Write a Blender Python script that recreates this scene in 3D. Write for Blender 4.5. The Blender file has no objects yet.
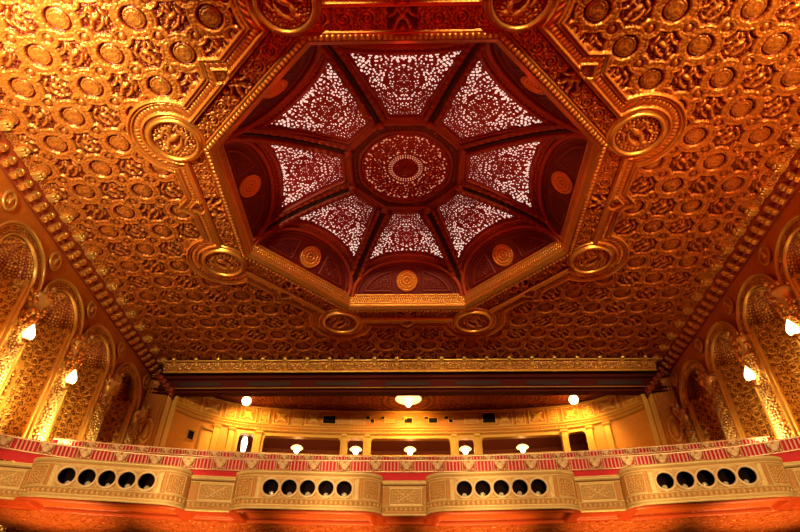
import bpy, math, random
import numpy as np
random.seed(3)
C = bpy.context.scene.collection
PI = math.pi
H = 16.0            # ceiling height above the eye
YC = 15.32           # centre of the dome, along the hall
WX = 14.2           # half width of the hall
T8 = math.tan(PI/8)

# ------------------------------------------------------------------ materials
def new_mat(name):
    m = bpy.data.materials.new(name); m.use_nodes = True
    nt = m.node_tree; b = nt.nodes['Principled BSDF']
    return m, nt, b

def gilt(name, high, low, metal=0.45, rough=0.42, grain=0.25, lo=0.25, hi=0.7, nscale=9.0, spec=0.5):
    """painted plaster: gold leaf on raised relief over a coloured ground, with worn patches"""
    m, nt, b = new_mat(name)
    N = nt.nodes; L = nt.links
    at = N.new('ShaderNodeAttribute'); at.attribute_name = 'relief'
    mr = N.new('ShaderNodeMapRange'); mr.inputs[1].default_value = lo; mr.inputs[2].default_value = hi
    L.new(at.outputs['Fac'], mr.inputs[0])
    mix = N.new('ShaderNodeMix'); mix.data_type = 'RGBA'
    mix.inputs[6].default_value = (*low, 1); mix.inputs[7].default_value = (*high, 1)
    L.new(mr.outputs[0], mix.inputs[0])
    tc = N.new('ShaderNodeTexCoord')
    nz = N.new('ShaderNodeTexNoise'); nz.inputs['Scale'].default_value = nscale; nz.inputs['Detail'].default_value = 5
    L.new(tc.outputs['Object'], nz.inputs['Vector'])
    mul = N.new('ShaderNodeMix'); mul.data_type = 'RGBA'; mul.blend_type = 'MULTIPLY'
    mul.inputs[0].default_value = grain
    L.new(mix.outputs[2], mul.inputs[6]); L.new(nz.outputs['Fac'], mul.inputs[7])
    L.new(mul.outputs[2], b.inputs['Base Color'])
    bp = N.new('ShaderNodeBump'); bp.inputs['Strength'].default_value = 0.35; bp.inputs['Distance'].default_value = 0.03
    nz2 = N.new('ShaderNodeTexNoise'); nz2.inputs['Scale'].default_value = nscale*1.8
    L.new(tc.outputs['Object'], nz2.inputs['Vector'])
    L.new(nz2.outputs['Fac'], bp.inputs['Height']); L.new(bp.outputs[0], b.inputs['Normal'])
    b.inputs['Metallic'].default_value = metal; b.inputs['Roughness'].default_value = rough
    b.inputs['Specular IOR Level'].default_value = spec
    return m

def plain(name, col, metal=0.0, rough=0.5, grain=0.15, scale=6.0, emit=None, es=0.0, spec=0.5):
    m, nt, b = new_mat(name)
    N = nt.nodes; L = nt.links
    b.inputs['Metallic'].default_value = metal; b.inputs['Roughness'].default_value = rough
    b.inputs['Specular IOR Level'].default_value = spec
    if emit:
        b.inputs['Base Color'].default_value = (*col, 1)
        b.inputs['Emission Color'].default_value = (*emit, 1); b.inputs['Emission Strength'].default_value = es
        return m
    tc = N.new('ShaderNodeTexCoord')
    nz = N.new('ShaderNodeTexNoise'); nz.inputs['Scale'].default_value = scale; nz.inputs['Detail'].default_value = 4
    L.new(tc.outputs['Object'], nz.inputs['Vector'])
    r = N.new('ShaderNodeMix'); r.data_type = 'RGBA'
    r.inputs[6].default_value = (*[c*(1-grain) for c in col], 1); r.inputs[7].default_value = (*[min(1, c*(1+grain)) for c in col], 1)
    L.new(nz.outputs['Fac'], r.inputs[0]); L.new(r.outputs[2], b.inputs['Base Color'])
    return m

M = {}
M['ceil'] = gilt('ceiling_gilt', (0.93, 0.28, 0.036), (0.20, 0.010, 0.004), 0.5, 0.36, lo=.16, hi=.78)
M['frame'] = gilt('frame_gilt', (0.95, 0.40, 0.07), (0.42, 0.05, 0.010), 0.75, 0.36)
M['medal'] = gilt('medallion_gilt', (0.92, 0.32, 0.045), (0.30, 0.035, 0.008), 0.5, 0.38)
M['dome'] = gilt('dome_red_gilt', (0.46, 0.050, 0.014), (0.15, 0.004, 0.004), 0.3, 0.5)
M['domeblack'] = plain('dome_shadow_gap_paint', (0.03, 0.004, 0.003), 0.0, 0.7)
M['grille'] = gilt('grille_red', (0.44, 0.007, 0.009), (0.44, 0.007, 0.009), 0.2, 0.5)
M['wall'] = plain('wall_gold_paint', (0.84, 0.31, 0.04), 0.6, 0.40)
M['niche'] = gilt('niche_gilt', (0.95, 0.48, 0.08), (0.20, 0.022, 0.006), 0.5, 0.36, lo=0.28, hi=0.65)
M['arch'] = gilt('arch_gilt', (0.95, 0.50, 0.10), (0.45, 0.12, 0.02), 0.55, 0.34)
M['vine'] = gilt('vine_gilt', (1.0, 0.66, 0.22), (0.42, 0.10, 0.02), 0.5, 0.34)
M['cornback'] = plain('cornice_dark_red', (0.34, 0.045, 0.010), 0.2, 0.5)
M['leafcap'] = gilt('capital_gilt', (0.75, 0.26, 0.04), (0.22, 0.03, 0.01), 0.5, 0.36)
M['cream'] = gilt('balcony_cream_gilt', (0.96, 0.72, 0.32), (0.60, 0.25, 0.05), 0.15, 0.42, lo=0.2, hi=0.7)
M['creamrim'] = plain('porthole_cream', (0.92, 0.66, 0.38), 0.1, 0.4)
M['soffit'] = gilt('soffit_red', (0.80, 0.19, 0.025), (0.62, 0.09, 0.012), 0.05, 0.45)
M['beam'] = gilt('beam_gilt', (0.80, 0.24, 0.05), (0.45, 0.05, 0.012), 0.3, 0.4)
M['ochre'] = plain('ochre_wall_paint', (0.88, 0.28, 0.02), 0.05, 0.5)
M['ochrerel'] = gilt('ochre_relief', (0.92, 0.44, 0.06), (0.68, 0.20, 0.02), 0.2, 0.45)
M['door'] = plain('door_paint', (0.62, 0.22, 0.035), 0.05, 0.45)
M['dark'] = plain('beam_shaded_red', (0.085, 0.006, 0.004), 0.0, 0.75, spec=0.15)  # shade under the rear cornice is put into this beam colour
M['darkred'] = gilt('swirl_ceiling_paint', (0.42, 0.07, 0.02), (0.14, 0.012, 0.006), 0.25, 0.5)
M['black'] = plain('black_metal', (0.012, 0.005, 0.004), 0.0, 0.85, spec=0.1)
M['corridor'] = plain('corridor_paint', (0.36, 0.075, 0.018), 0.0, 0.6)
M['railred'] = plain('rail_red_cloth', (0.72, 0.012, 0.03), 0.0, 0.6)
M['railpink'] = plain('rail_pale_iron', (0.90, 0.42, 0.36), 0.1, 0.45)
M['railgold'] = gilt('rail_gold_ornament', (0.95, 0.72, 0.42), (0.75, 0.30, 0.12), 0.1, 0.4, lo=.2, hi=.6)
M['bar'] = plain('rail_top_bar', (0.85, 0.55, 0.35), 0.5, 0.35)
M['carpet'] = plain('red_carpet', (0.14, 0.01, 0.008), 0.0, 0.9)
M['bulb'] = plain('lit_bulb', (1, .9, .7), emit=(1.0, 0.72, 0.30), es=7)
M['bulbw'] = plain('lit_white_bulb', (1, .95, .9), emit=(1.0, 0.80, 0.55), es=7)
M['shade'] = plain('lit_glass_bowl', (1, .8, .5), emit=(1.0, 0.62, 0.20), es=2.5)
M['glow'] = plain('backlit_glass', (1, .9, .85), emit=(1.0, 0.74, 0.60), es=1.0)
M['glowdim'] = plain('backlit_amber_glass', (1, .7, .5), emit=(1.0, 0.42, 0.22), es=0.6)
M['lens'] = plain('lamp_lens', (0.8, 0.72, 0.6), 0.3, 0.15)
M['iron'] = plain('bronze', (0.55, 0.22, 0.04), 0.8, 0.35)

# ------------------------------------------------------------------ objects
def tag(o, label=None, cat=None, group=None, kind=None):
    if label: o['label'] = label
    if cat: o['category'] = cat
    if group: o['group'] = group
    if kind: o['kind'] = kind
    return o

def link(name, me, mat, parent=None, smooth=True):
    o = bpy.data.objects.new(name, me); C.objects.link(o)
    if mat and not me.materials: me.materials.append(mat)
    if parent: o.parent = parent
    if smooth and len(me.polygons):
        me.polygons.foreach_set('use_smooth', np.ones(len(me.polygons), dtype=bool))
    return o

def empty(name, loc=(0, 0, 0), rz=0, label=None, cat=None, group=None):
    o = bpy.data.objects.new(name, None); C.objects.link(o)
    o.location = loc; o.rotation_euler = (0, 0, rz); o.empty_display_size = .2
    return tag(o, label, cat, group)

def grid(name, P, mat, parent=None, rel=None, hole=None, smooth=True, flip=False):
    """P: (n,m,3) points; rel: (n,m) relief 0..1; hole: (n-1,m-1) True where no face"""
    n, m = P.shape[:2]
    idx = np.arange(n*m).reshape(n, m)
    q = np.stack([idx[:-1, :-1], idx[1:, :-1], idx[1:, 1:], idx[:-1, 1:]], -1)
    if flip: q = q[..., ::-1]
    q = q[~hole] if hole is not None else q.reshape(-1, 4)
    used = np.zeros(n*m, bool); used[q.ravel()] = True
    remap = np.cumsum(used)-1
    V = P.reshape(-1, 3)[used]; q = remap[q]
    me = bpy.data.meshes.new(name)
    me.vertices.add(len(V)); me.vertices.foreach_set('co', V.astype(np.float32).ravel())
    me.loops.add(q.size); me.loops.foreach_set('vertex_index', q.astype(np.int32).ravel())
    me.polygons.add(len(q)); me.polygons.foreach_set('loop_start', (np.arange(len(q))*4).astype(np.int32))
    if rel is not None:
        a = me.attributes.new('relief', 'FLOAT', 'POINT')
        a.data.foreach_set('value', rel.reshape(-1)[used].astype(np.float32))
    me.update(calc_edges=True); me.validate()
    return link(name, me, mat, parent, smooth)

class MB:
    """collects boxes, prisms and lathes into one mesh"""
    def __init__(s): s.v = []; s.f = []
    def add(s, v, f):
        k = len(s.v); s.v += [tuple(p) for p in v]; s.f += [[i+k for i in g] for g in f]; return s
    def box(s, x0, x1, y0, y1, z0, z1, M4=None):
        v = [(x, y, z) for x in (x0, x1) for y in (y0, y1) for z in (z0, z1)]
        if M4: v = [M4(*p) for p in v]
        return s.add(v, [(0,1,3,2),(4,6,7,5),(0,4,5,1),(2,3,7,6),(0,2,6,4),(1,5,7,3)])
    def prism(s, prof, w0, w1, fn):
        """closed profile [(a,b)] extruded from w0 to w1; fn(a,b,w)->xyz"""
        n = len(prof); v = [fn(a, b, w0) for a, b in prof]+[fn(a, b, w1) for a, b in prof]
        f = [[i, (i+1) % n, n+(i+1) % n, n+i] for i in range(n)]+[list(range(n))[::-1], list(range(n, 2*n))]
        return s.add(v, f)
    def lathe(s, prof, n=16, fn=None):
        """prof [(r,z)] around z; fn maps xyz"""
        v = []
        for r, z in prof:
            for k in range(n):
                a = 2*PI*k/n; p = (r*math.cos(a), r*math.sin(a), z); v.append(fn(*p) if fn else p)
        f = [[i*n+k, i*n+(k+1) % n, (i+1)*n+(k+1) % n, (i+1)*n+k] for i in range(len(prof)-1) for k in range(n)]
        return s.add(v, f)
    def torus(s, R, r, n=28, m=10, fn=None, sx=1, sz=1):
        v = []
        for i in range(n):
            a = 2*PI*i/n
            for j in range(m):
                b = 2*PI*j/m; q = R+r*math.cos(b)
                p = (q*math.cos(a)*sx, q*math.sin(a)*sz, r*math.sin(b)); v.append(fn(*p) if fn else p)
        f = [[i*m+j, ((i+1) % n)*m+j, ((i+1) % n)*m+(j+1) % m, i*m+(j+1) % m] for i in range(n) for j in range(m)]
        return s.add(v, f)
    def ball(s, c, rx, ry=None, rz=None, n=10, m=7):
        ry = ry or rx; rz = rz or rx
        v = []
        for i in range(m):
            p = PI*(i+.02)/(m-1+.04)
            for k in range(n):
                a = 2*PI*k/n; v.append((c[0]+rx*math.sin(p)*math.cos(a), c[1]+ry*math.sin(p)*math.sin(a), c[2]+rz*math.cos(p)))
        f = [[i*n+k, i*n+(k+1) % n, (i+1)*n+(k+1) % n, (i+1)*n+k] for i in range(m-1) for k in range(n)]
        return s.add(v, f)
    def tube(s, pts, r, n=8):
        pts = [np.array(p, float) for p in pts]; v = []
        for i, p in enumerate(pts):
            d = pts[min(i+1, len(pts)-1)]-pts[max(i-1, 0)]; d /= np.linalg.norm(d)+1e-9
            a = np.cross(d, (0, 0, 1)) if abs(d[2]) < .9 else np.cross(d, (1, 0, 0)); a /= np.linalg.norm(a); b = np.cross(d, a)
            rr = r[i] if isinstance(r, (list, tuple)) else r
            v += [tuple(p+rr*(a*math.cos(2*PI*k/n)+b*math.sin(2*PI*k/n))) for k in range(n)]
        f = [[i*n+k, i*n+(k+1) % n, (i+1)*n+(k+1) % n, (i+1)*n+k] for i in range(len(pts)-1) for k in range(n)]
        return s.add(v, f)
    def build(s, name, mat, parent=None, smooth=False, bevel=0):
        me = bpy.data.meshes.new(name); me.from_pydata(s.v, [], s.f); me.update()
        a = me.attributes.new('relief', 'FLOAT', 'POINT')
        a.data.foreach_set('value', np.ones(len(me.vertices), np.float32))
        o = link(name, me, mat, parent, smooth)
        if bevel:
            b = o.modifiers.new('bevel', 'BEVEL'); b.width = bevel; b.segments = 2
        return o

def copy_tree(o, parent=None):
    c = o.copy(); C.objects.link(c)
    if parent: c.parent = parent
    for ch in [x for x in o.children]: copy_tree(ch, c)
    return c

# ------------------------------------------------------------------ ornament functions
def rid(d, c, w): return np.sqrt(np.clip(1-((d-c)/w)**2, 0, 1))
def sst(x, a, b):
    t = np.clip((x-a)/(b-a), 0, 1); return t*t*(3-2*t)
def hsh(i, j, s):
    x = np.sin(i*127.1+j*311.7+s*74.7)*43758.5453; return x-np.floor(x)
def worley(u, v, s, seed=0, jit=.8):
    a = u/s; b = v/s; i0 = np.floor(a); j0 = np.floor(b)
    f1 = np.full(a.shape, 9.0); f2 = np.full(a.shape, 9.0)
    for di in (-1, 0, 1):
        for dj in (-1, 0, 1):
            i = i0+di; j = j0+dj
            px = i+.5+jit*(hsh(i, j, seed)-.5); py = j+.5+jit*(hsh(i, j, seed+5)-.5)
            d = np.hypot(a-px, b-py)
            f2 = np.minimum(f2, np.maximum(f1, d)); f1 = np.minimum(f1, d)
    return f1, f2
def blobs(u, v, s, seed=0):
    f1, f2 = worley(u, v, s, seed); return np.clip((f2-f1)*2.2, 0, 1)
def scroll(u, v, L, seed=0):
    """running scroll of spirals with leaves, v centred on 0, band about L high"""
    c = np.floor(u/L); x = u-(c+.5)*L; sg = np.where(c % 2 == 0, 1.0, -1.0); y = v*sg
    r = np.hypot(x, y)/L; th = np.arctan2(y, x)
    sp = .5+.5*np.cos(th-2*PI*r/.16)
    sp = sp*sst(r, .50, .40)
    lf = blobs(u, v, L*.16, seed)*.8*sst(r, .25, .42)
    lf2 = sst(.5+.5*np.cos(7*th+9*r), .5, .9)*sst(np.abs(r-.36), .09, .03)
    return np.clip(np.maximum(np.maximum(sp*.9, lf), lf2*.9), 0, 1)
def rosette(r, th, R):
    q = r/R
    h = .55*rid(q, 1.0, .10)+.65*rid(q, .0, .15)
    h = np.maximum(h, (.55+.2*np.cos(18*th))*rid(q, .72, .15))
    h = np.maximum(h, (.62+.16*np.cos(10*th))*rid(q, .38, .12))
    return h
def beast(x, y, s, sg):
    """a rearing griffin-like figure: body, neck, head, wing, tail and legs as soft lobes"""
    x = x*sg/s; y = y/s; h = np.zeros(x.shape)
    for cx, cy, rx, ry, a in ((0, -.05, .23, .11, .5), (.18, .14, .08, .17, -.3), (.26, .29, .12, .07, .1), (-.12, .22, .22, .06, .9), (-.2, .12, .2, .045, 1.3), (.1, -.2, .16, .05, -.9),
                              (-.02, .30, .2, .06, .6), (-.30, -.22, .07, .2, .6), (-.36, .05, .05, .2, -.5), (.20, -.28, .06, .18, -.5), (.36, -.1, .2, .05, .5), (.02, -.34, .06, .15, .3)):
        ca, sa = math.cos(a), math.sin(a); u = (x-cx)*ca+(y-cy)*sa; v = -(x-cx)*sa+(y-cy)*ca
        h = np.maximum(h, np.sqrt(np.clip(1-(u/rx)**2-(v/ry)**2, 0, 1)))
    return h
def lattice(u, v, p):
    """interlaced strapwork with stars"""
    a = np.cos(2*PI*u/p)+np.cos(2*PI*v/p); b = np.cos(2*PI*(u+v)/p/1.0)+np.cos(2*PI*(u-v)/p)
    h = np.maximum(rid(a, .35, .42), rid(b, -.3, .5)*.8)
    return np.maximum(h, .8*blobs(u, v, p*.22, 4)*(h < .2))

# ------------------------------------------------------------------ ceiling (one relief surface)
N8 = [(math.cos(k*PI/4), math.sin(k*PI/4)) for k in range(8)]
def octd(X, Y):
    d = np.full(X.shape, -99.0); t = np.zeros(X.shape)
    for nx, ny in N8:
        e = X*nx+(Y-YC)*ny; s = -X*ny+(Y-YC)*nx
        t = np.where(e > d, s, t); d = np.maximum(d, e)
    return d, t
MEDR = 8.556
MED = [(MEDR*math.cos(PI/8+k*PI/4), YC+MEDR*math.sin(PI/8+k*PI/4)) for k in range(8)]
A_IN = 6.62
def ceiling():
    xs = np.arange(-13.6, 13.601, .032); ys = np.arange(3.0, 27.15, .032)
    X, Y = np.meshgrid(xs, ys, indexing='ij')
    px, py = 1.108, 1.112
    i = np.round(X/px); j = np.round((Y-8.95)/py); u = X-i*px; v = (Y-8.95)-j*py
    r = np.hypot(u, v); th = np.arctan2(v, u); even = ((i+j) % 2 == 0)
    cx = u-np.sign(u)*px/2; cy = v-np.sign(v)*py/2; rc = np.hypot(cx, cy); tc = np.arctan2(cy, cx)
    # raised cloud-edged plateau round every rosette and boss, finely beaded
    dR = np.where(even, r, np.minimum(np.hypot(px-np.abs(u), v), np.hypot(u, py-np.abs(v))))
    ed = np.minimum(dR-.655, rc-.315)           # below 0 on the plateau
    ed = np.where(even, -.3, ed)
    f1, f2 = worley(X, Y, .092, 1, .7)
    bead = .20*np.sqrt(np.clip(1-(f1/.55)**2, 0, 1))
    plat = .48+bead+.16*rid(ed, -.035, .035)+.13*rid(rc, .265, .025)+.12*rid(r, .50, .03)*even
    # sunk star panels holding beasts
    bst = beast(u, v, .88, np.where(hsh(i, j, 8) > .5, 1.0, -1.0))
    pan = .02+np.maximum(.80*bst, .38*blobs(u+i, v+j, .11, 6)*sst(ed, .02, .06))
    k = sst(ed, .0, .035)
    h = plat*(1-k)+pan*k
    # sunk round rosettes with rings and a swirl
    well = .02+.85*rosette(r, th, .29)*(.82+.18*np.cos(3*th-14*r))
    well = np.maximum(well, .46*rid(r, .285, .03)*(.6+.4*np.cos(26*th)))
    well = np.maximum(well, .42*rid(r, .17, .03)); well = np.maximum(well, .5*rid(r, 0, .11))
    well = np.where((r > .315) & (r < .40), .03, well+.06)
    kr = sst(r, .375, .40)
    h = np.where(even & (r < .46), well*(1-kr)+(plat+.16*rid(r, .435, .03))*kr, h)
    # small buttons in round sinkings where four cells meet
    bo = .22+.45*np.sqrt(np.clip(1-(rc/.12)**2, 0, 1))
    kb = sst(rc, .145, .17)
    h = np.where(rc < .20, bo*(1-kb)+(plat+.14*rid(rc, .185, .02))*kb, h)
    amp = .185
    Z = h*amp
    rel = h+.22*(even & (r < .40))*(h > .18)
    # frame round the dome
    d, t = octd(X, Y)
    rm = np.full(X.shape, 99.0)
    for mx, my in MED: rm = np.minimum(rm, np.hypot(X-mx, Y-my))
    dn = np.full(X.shape, 99.0)
    for nx, ny in N8:
        e = X*nx+(Y-YC)*ny-8.0; s = -X*ny+(Y-YC)*nx
        dn = np.minimum(dn, np.abs(e)+np.abs(s)-.30)
    dF = np.minimum(np.minimum(d-7.84, rm-1.02), dn)
    b = .30*rid(dF, .04, .05)+.24*rid(dF, .50, .05)+.16*rid(dF, .39, .04)
    b += .16*rid(dF, .21, .11)*(.65+.35*np.cos(2*PI*(t/.14)))+.05
    inb = (dF < .56)
    Z = np.where(inb, b*.55+.10, Z); rel = np.where(inb, .35+b*2.2, rel)
    dF0 = np.minimum(d-7.84, rm-1.02)
    ins = (dF0 < 0)
    Z = np.where((dF < 0) & ~ins, .14+.05*rid(dn, -.15, .1), Z)
    Z = np.where(ins, .10, Z); rel = np.where(ins, .2, rel)
    fr = ins & (d > 7.05) & (d < 7.72) & (rm > 1.02)
    w = scroll(t, d-7.385, .68, 2)
    bb = beast(t, 7.385-d, .85, np.sign(t+1e-6)); cen = np.abs(t) < .42
    w = np.where(cen, bb, w)
    edge = sst(np.minimum(d-7.05, 7.72-d), 0, .05)
    Z = np.where(fr, .03+.16*w*edge, Z); rel = np.where(fr, .12+.85*w*edge, rel)
    rr = ins & (rm > 1.02)
    q = rid(d, 7.79, .05)*.16+rid(d, 7.02, .03)*.12
    Z = np.where(rr, Z+q, Z); rel = np.where(rr & (q > .02), .9, rel)
    P = np.stack([X, Y, H-Z], -1)
    dc = (d[:-1, :-1]+d[1:, 1:])/2
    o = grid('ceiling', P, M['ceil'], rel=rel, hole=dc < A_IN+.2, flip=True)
    tag(o, kind='structure')
ceiling()

# ------------------------------------------------------------------ the dome
PLACE = {0: 'on the right side of', 1: 'at the lower right of', 2: 'on the balcony side of', 3: 'at the lower left of', 4: 'on the left side of',
         5: 'at the upper left of', 6: 'on the near side of', 7: 'at the upper right of'}
def loc8(k, a, s, z):
    """a = distance out from the centre, s = along the side"""
    nx, ny = N8[k]; return np.stack([nx*a-ny*s, YC+ny*a+nx*s, z], -1)

def dome_frame():
    root = empty('dome_cornice', (0, YC, H), label='gilded octagonal moulded frame edging the open dome in the ceiling', cat='ceiling frame')
    for k in range(8):
        # soffit of the frame, then the inner upright face with zigzag lattice
        prof = []
        def ad(a0, z0, a1, z1, n):
            for q in range(n): prof.append((a0+(a1-a0)*q/n, z0+(z1-z0)*q/n))
        ad(7.04, 15.92, 7.03, 15.76, 3); ad(7.03, 15.76, 6.78, 15.71, 20); ad(6.78, 15.71, 6.70, 15.78, 5)
        ad(6.70, 15.78, 6.63, 15.84, 4); ad(6.63, 15.84, 6.60, 16.50, 44); ad(6.60, 16.50, 6.84, 16.54, 6); prof.append((6.9, 16.48))
        pr = np.array(prof); n = len(pr); m = 220
        A = np.repeat(pr[:, 0:1], m, 1); Z = np.repeat(pr[:, 1:2], m, 1)
        S = np.linspace(-1, 1, m)[None, :]*A*T8
        rel = np.full(A.shape, .55)
        u = S; under = (A > 6.77) & (Z < 15.8)
        bead = rid(A, 6.90, .08)*(.5+.5*np.cos(2*PI*u/.17))
        Z = np.where(under, Z-.07*bead, Z); rel = np.where(under, .35+.6*bead, rel)
        face = (A < 6.65) & (Z > 15.85) & (Z < 16.495)
        zz = (Z-16.24)/.24
        tri = np.abs(((u/.22) % 1)-.5)*2; tri2 = 1-tri
        lat = np.maximum(rid(zz, tri*1.2-.6, .24), rid(zz, tri2*1.2-.6, .24))*(np.abs(zz) < .75)
        ln = rid(Z, 16.00, .03)+rid(Z, 16.46, .03)+rid(Z, 15.90, .04)*.8
        hh = np.where(face, lat*.8+ln, 0)
        A = A-.045*hh; rel = np.where(face, .35+.6*np.clip(hh, 0, 1), rel)
        P = loc8(k, A, S, Z); P = P-np.array([0, YC, H])
        o = grid('frame_side', P, M['frame'], root, rel=rel, flip=True)
dome_frame()

RING = 2.25
A_OUT = 6.72
ZB = 16.46
LEAN = 1.12
def DHf(t): return 1.32+.19*t
DH = 1.32
def vault(s, t):
    """severy between two ribs: s across (-1..1), t from outer arch (0) to ring (1)"""
    a = (A_OUT-LEAN*np.sqrt(np.clip(1-s*s, 0, 1)))*(1-t)+RING*t
    x = s*T8*(A_OUT*(1-t)+RING*t)
    g = np.clip(np.abs(s)*(1-t), 0, 1)
    z = ZB+DHf(t)*np.sqrt(1-g*g*.999)+.10*np.sin(PI*t)*(1-s*s)
    return a, x, z

def dome_panels():
    for k in range(8):
        root = empty('vault_filigree', (0, YC, 16.7), label='pierced red filigree vault panel lit from behind, '+PLACE[k]+' the dome', cat='dome panel', group='pierced panels of the dome')
        off = np.array([0, YC, 16.7])
        nt_, ns_ = 340, 380
        T, S = np.meshgrid(np.linspace(0, 1, nt_), np.linspace(-1, 1, ns_), indexing='ij')
        a, x, z = vault(S, T)
        wid = T8*(A_OUT*(1-T)+RING*T)
        # pierced field
        edge = np.minimum((1-np.abs(S))*wid-.54, (T-.14)*3.6)
        edge = np.minimum(edge, (.90-T)*3.6)
        inn = edge > 0
        ax = np.abs(x); ra = a
        f1, f2 = worley(ax+.03, ra, .118, 11, .9)
        cy = 4.15
        rr = np.hypot(ax, (ra-cy))
        motif = np.minimum(np.abs(rr-.62), np.abs(rr-.32))
        motif = np.minimum(motif, np.abs(np.hypot(ax-.8, ra-4.9)-.32))
        R = .25+.08*np.sin(ax*5.0+1)*np.sin(ra*4.2)
        R = np.where(motif < .05, .05, R)
        R = np.where(rr < .62, R-.04, R)
        R = R+.10*np.clip((ra-4.3)/1.2, -.9, 1)
        hole = inn & (f1 < R) & (edge > .05)
        rel = np.where(inn, .7, .3)
        border = .10*rid(edge, -.08, .07)+.07*rid(edge, -.26, .06)
        dots = .05*rid(edge, -.17, .05)*(.5+.5*np.cos(2*PI*np.where((1-np.abs(S))*wid-.54 < (T-.14)*3.6, a, x)/.2))
        rel = rel+np.clip((border+dots)*8, 0, .6)
        zz = z-border-dots-np.where(inn, .03*np.clip(1-f1*1.5, 0, 1)*0, 0)
        P = loc8(k, a, x, zz)-off
        hc = (hole[:-1, :-1].astype(int)+hole[1:, 1:]+hole[:-1, 1:]+hole[1:, :-1]) >= 2
        ic = inn[:-1, :-1]
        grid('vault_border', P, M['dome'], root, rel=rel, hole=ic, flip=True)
        grid('grille', P, M['grille'], root, rel=rel, hole=(~ic) | hc, flip=True)
        st = 10
        Pb = loc8(k, a[::st, ::st], x[::st, ::st], (z+.16)[::st, ::st])-off
        g = grid('backlight_glass', Pb, M['glow'], root, flip=True, hole=~inn[:-1:st, :-1:st][:Pb.shape[0]-1, :Pb.shape[1]-1])
        g['label'] = 'glowing pale glass behind the grille'
dome_panels()

def dome_ribs():
    for k in range(8):
        a0 = PI/8+k*PI/4
        c, s_ = math.cos(a0), math.sin(a0)
        nm = ['lower right beside the right panel', 'lower right beside the balcony panel', 'lower left beside the balcony panel', 'lower left beside the left panel',
              'upper left beside the left panel', 'upper left beside the near panel', 'upper right beside the near panel', 'upper right beside the right panel'][k]
        root = empty('dome_rib', (0, YC, 16.7), label='dark red double dome rib, '+nm, cat='dome rib', group='ribs of the dome')
        n, m = 120, 41
        T, W = np.meshgrid(np.linspace(0.0, 1, n), np.linspace(-1, 1, m), indexing='ij')
        cs = math.cos(PI/8)
        r = (A_OUT+(RING-A_OUT)*T)/cs
        z = ZB+DHf(T)*np.sqrt(1-(1-T)**2*.999)
        w = W*.33
        hh = .15*rid(np.abs(W), .62, .33)*(.8+.2*np.cos(2*PI*r/.3)) + .10*rid(np.abs(W), 1.0, .12)
        P = np.stack([r*c-w*s_, r*s_+w*c, z-.08-hh-16.7], -1)
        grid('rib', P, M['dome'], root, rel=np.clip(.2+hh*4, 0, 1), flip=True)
        mb = MB(); mb.box(-2.70, 2.70, -.045, .045, -.03, .03)
        # slim black strip standing in for the shade in the groove
        v = []
        for i in range(40):
            t = i/39; rr_ = (A_OUT+(RING-A_OUT)*t)/cs; zz = ZB+DHf(t)*math.sqrt(1-(1-t)**2*.999)-.10-16.7
            v.append((rr_*c, rr_*s_, zz))
        MB().tube(v, .05, 6).build('groove_shade', M['domeblack'], root, True)
        p = v[1]; q = v[-1]
        MB().ball((p[0]*.97, p[1]*.97, p[2]+.35), .2, .2, .26).build('foot_boss', M['dome'], root, True)
        MB().ball((q[0], q[1], q[2]-.05), .17, .17, .12).build('head_boss', M['dome'], root, True)
dome_ribs()

def lunettes():
    n, m = 110, 220
    for k in range(8):
        root = empty('dome_lunette', (0, YC, 16.7), label='dark red arched lunette with a round boss, '+PLACE[k]+' the dome', cat='dome lunette', group='lunettes of the dome')
        hw = 2.76
        V, U = np.meshgrid(np.linspace(0, 1.36, n), np.linspace(-hw, hw, m), indexing='ij')
        e = np.hypot(U/(hw-.02), V/(DH+.02))
        inside = e < 1.0
        # arch band, spandrel panels, round boss
        ei = np.hypot(U/(hw-.42), V/(DH-.22))
        h = .07*rid(e, .97, .04)+.06*rid(e, .90, .03)
        VV = V*1.3; bx = np.hypot(U, VV-.72); bt = np.arctan2(VV-.72, U)
        pan = (ei < .93) & (V > .16) & (np.abs(U) > .74)
        border = np.minimum(np.minimum((.93-ei)*1.2, V-.16), np.abs(U)-.74)
        h = np.where(pan, .05*rid(border, .045, .045)+.05*scroll(np.abs(U)-1.4, VV-.55, .6, 3)*(border > .12), h)
        boss = bx < .52
        h = np.where(boss, .05+.11*rosette(bx, bt, .46), h)
        A = 6.76-LEAN*V/DH-h
        P = loc8(k, A, U, ZB+V)-np.array([0, YC, 16.7])
        rel = np.clip(h*8, 0, 1)
        hc = ~inside[:-1, :-1]
        bc = boss[:-1, :-1]
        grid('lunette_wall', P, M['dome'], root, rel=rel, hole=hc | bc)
        o = grid('round_boss', P, M['medal'], root, rel=rel, hole=~bc)
        # projecting arch rib
        mb = MB(); v = []
        for i in range(41):
            al = PI*i/40; v.append(tuple(loc8(k, np.array(A_OUT-.08-LEAN*math.sin(al)), np.array(math.cos(al)*(hw-.14)), np.array(ZB+math.sin(al)*DH-.05))-np.array([0, YC, 16.7])))
        mb.tube(v, .11, 8).build('arch_rib', M['dome'], root, True)
lunettes()

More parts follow.
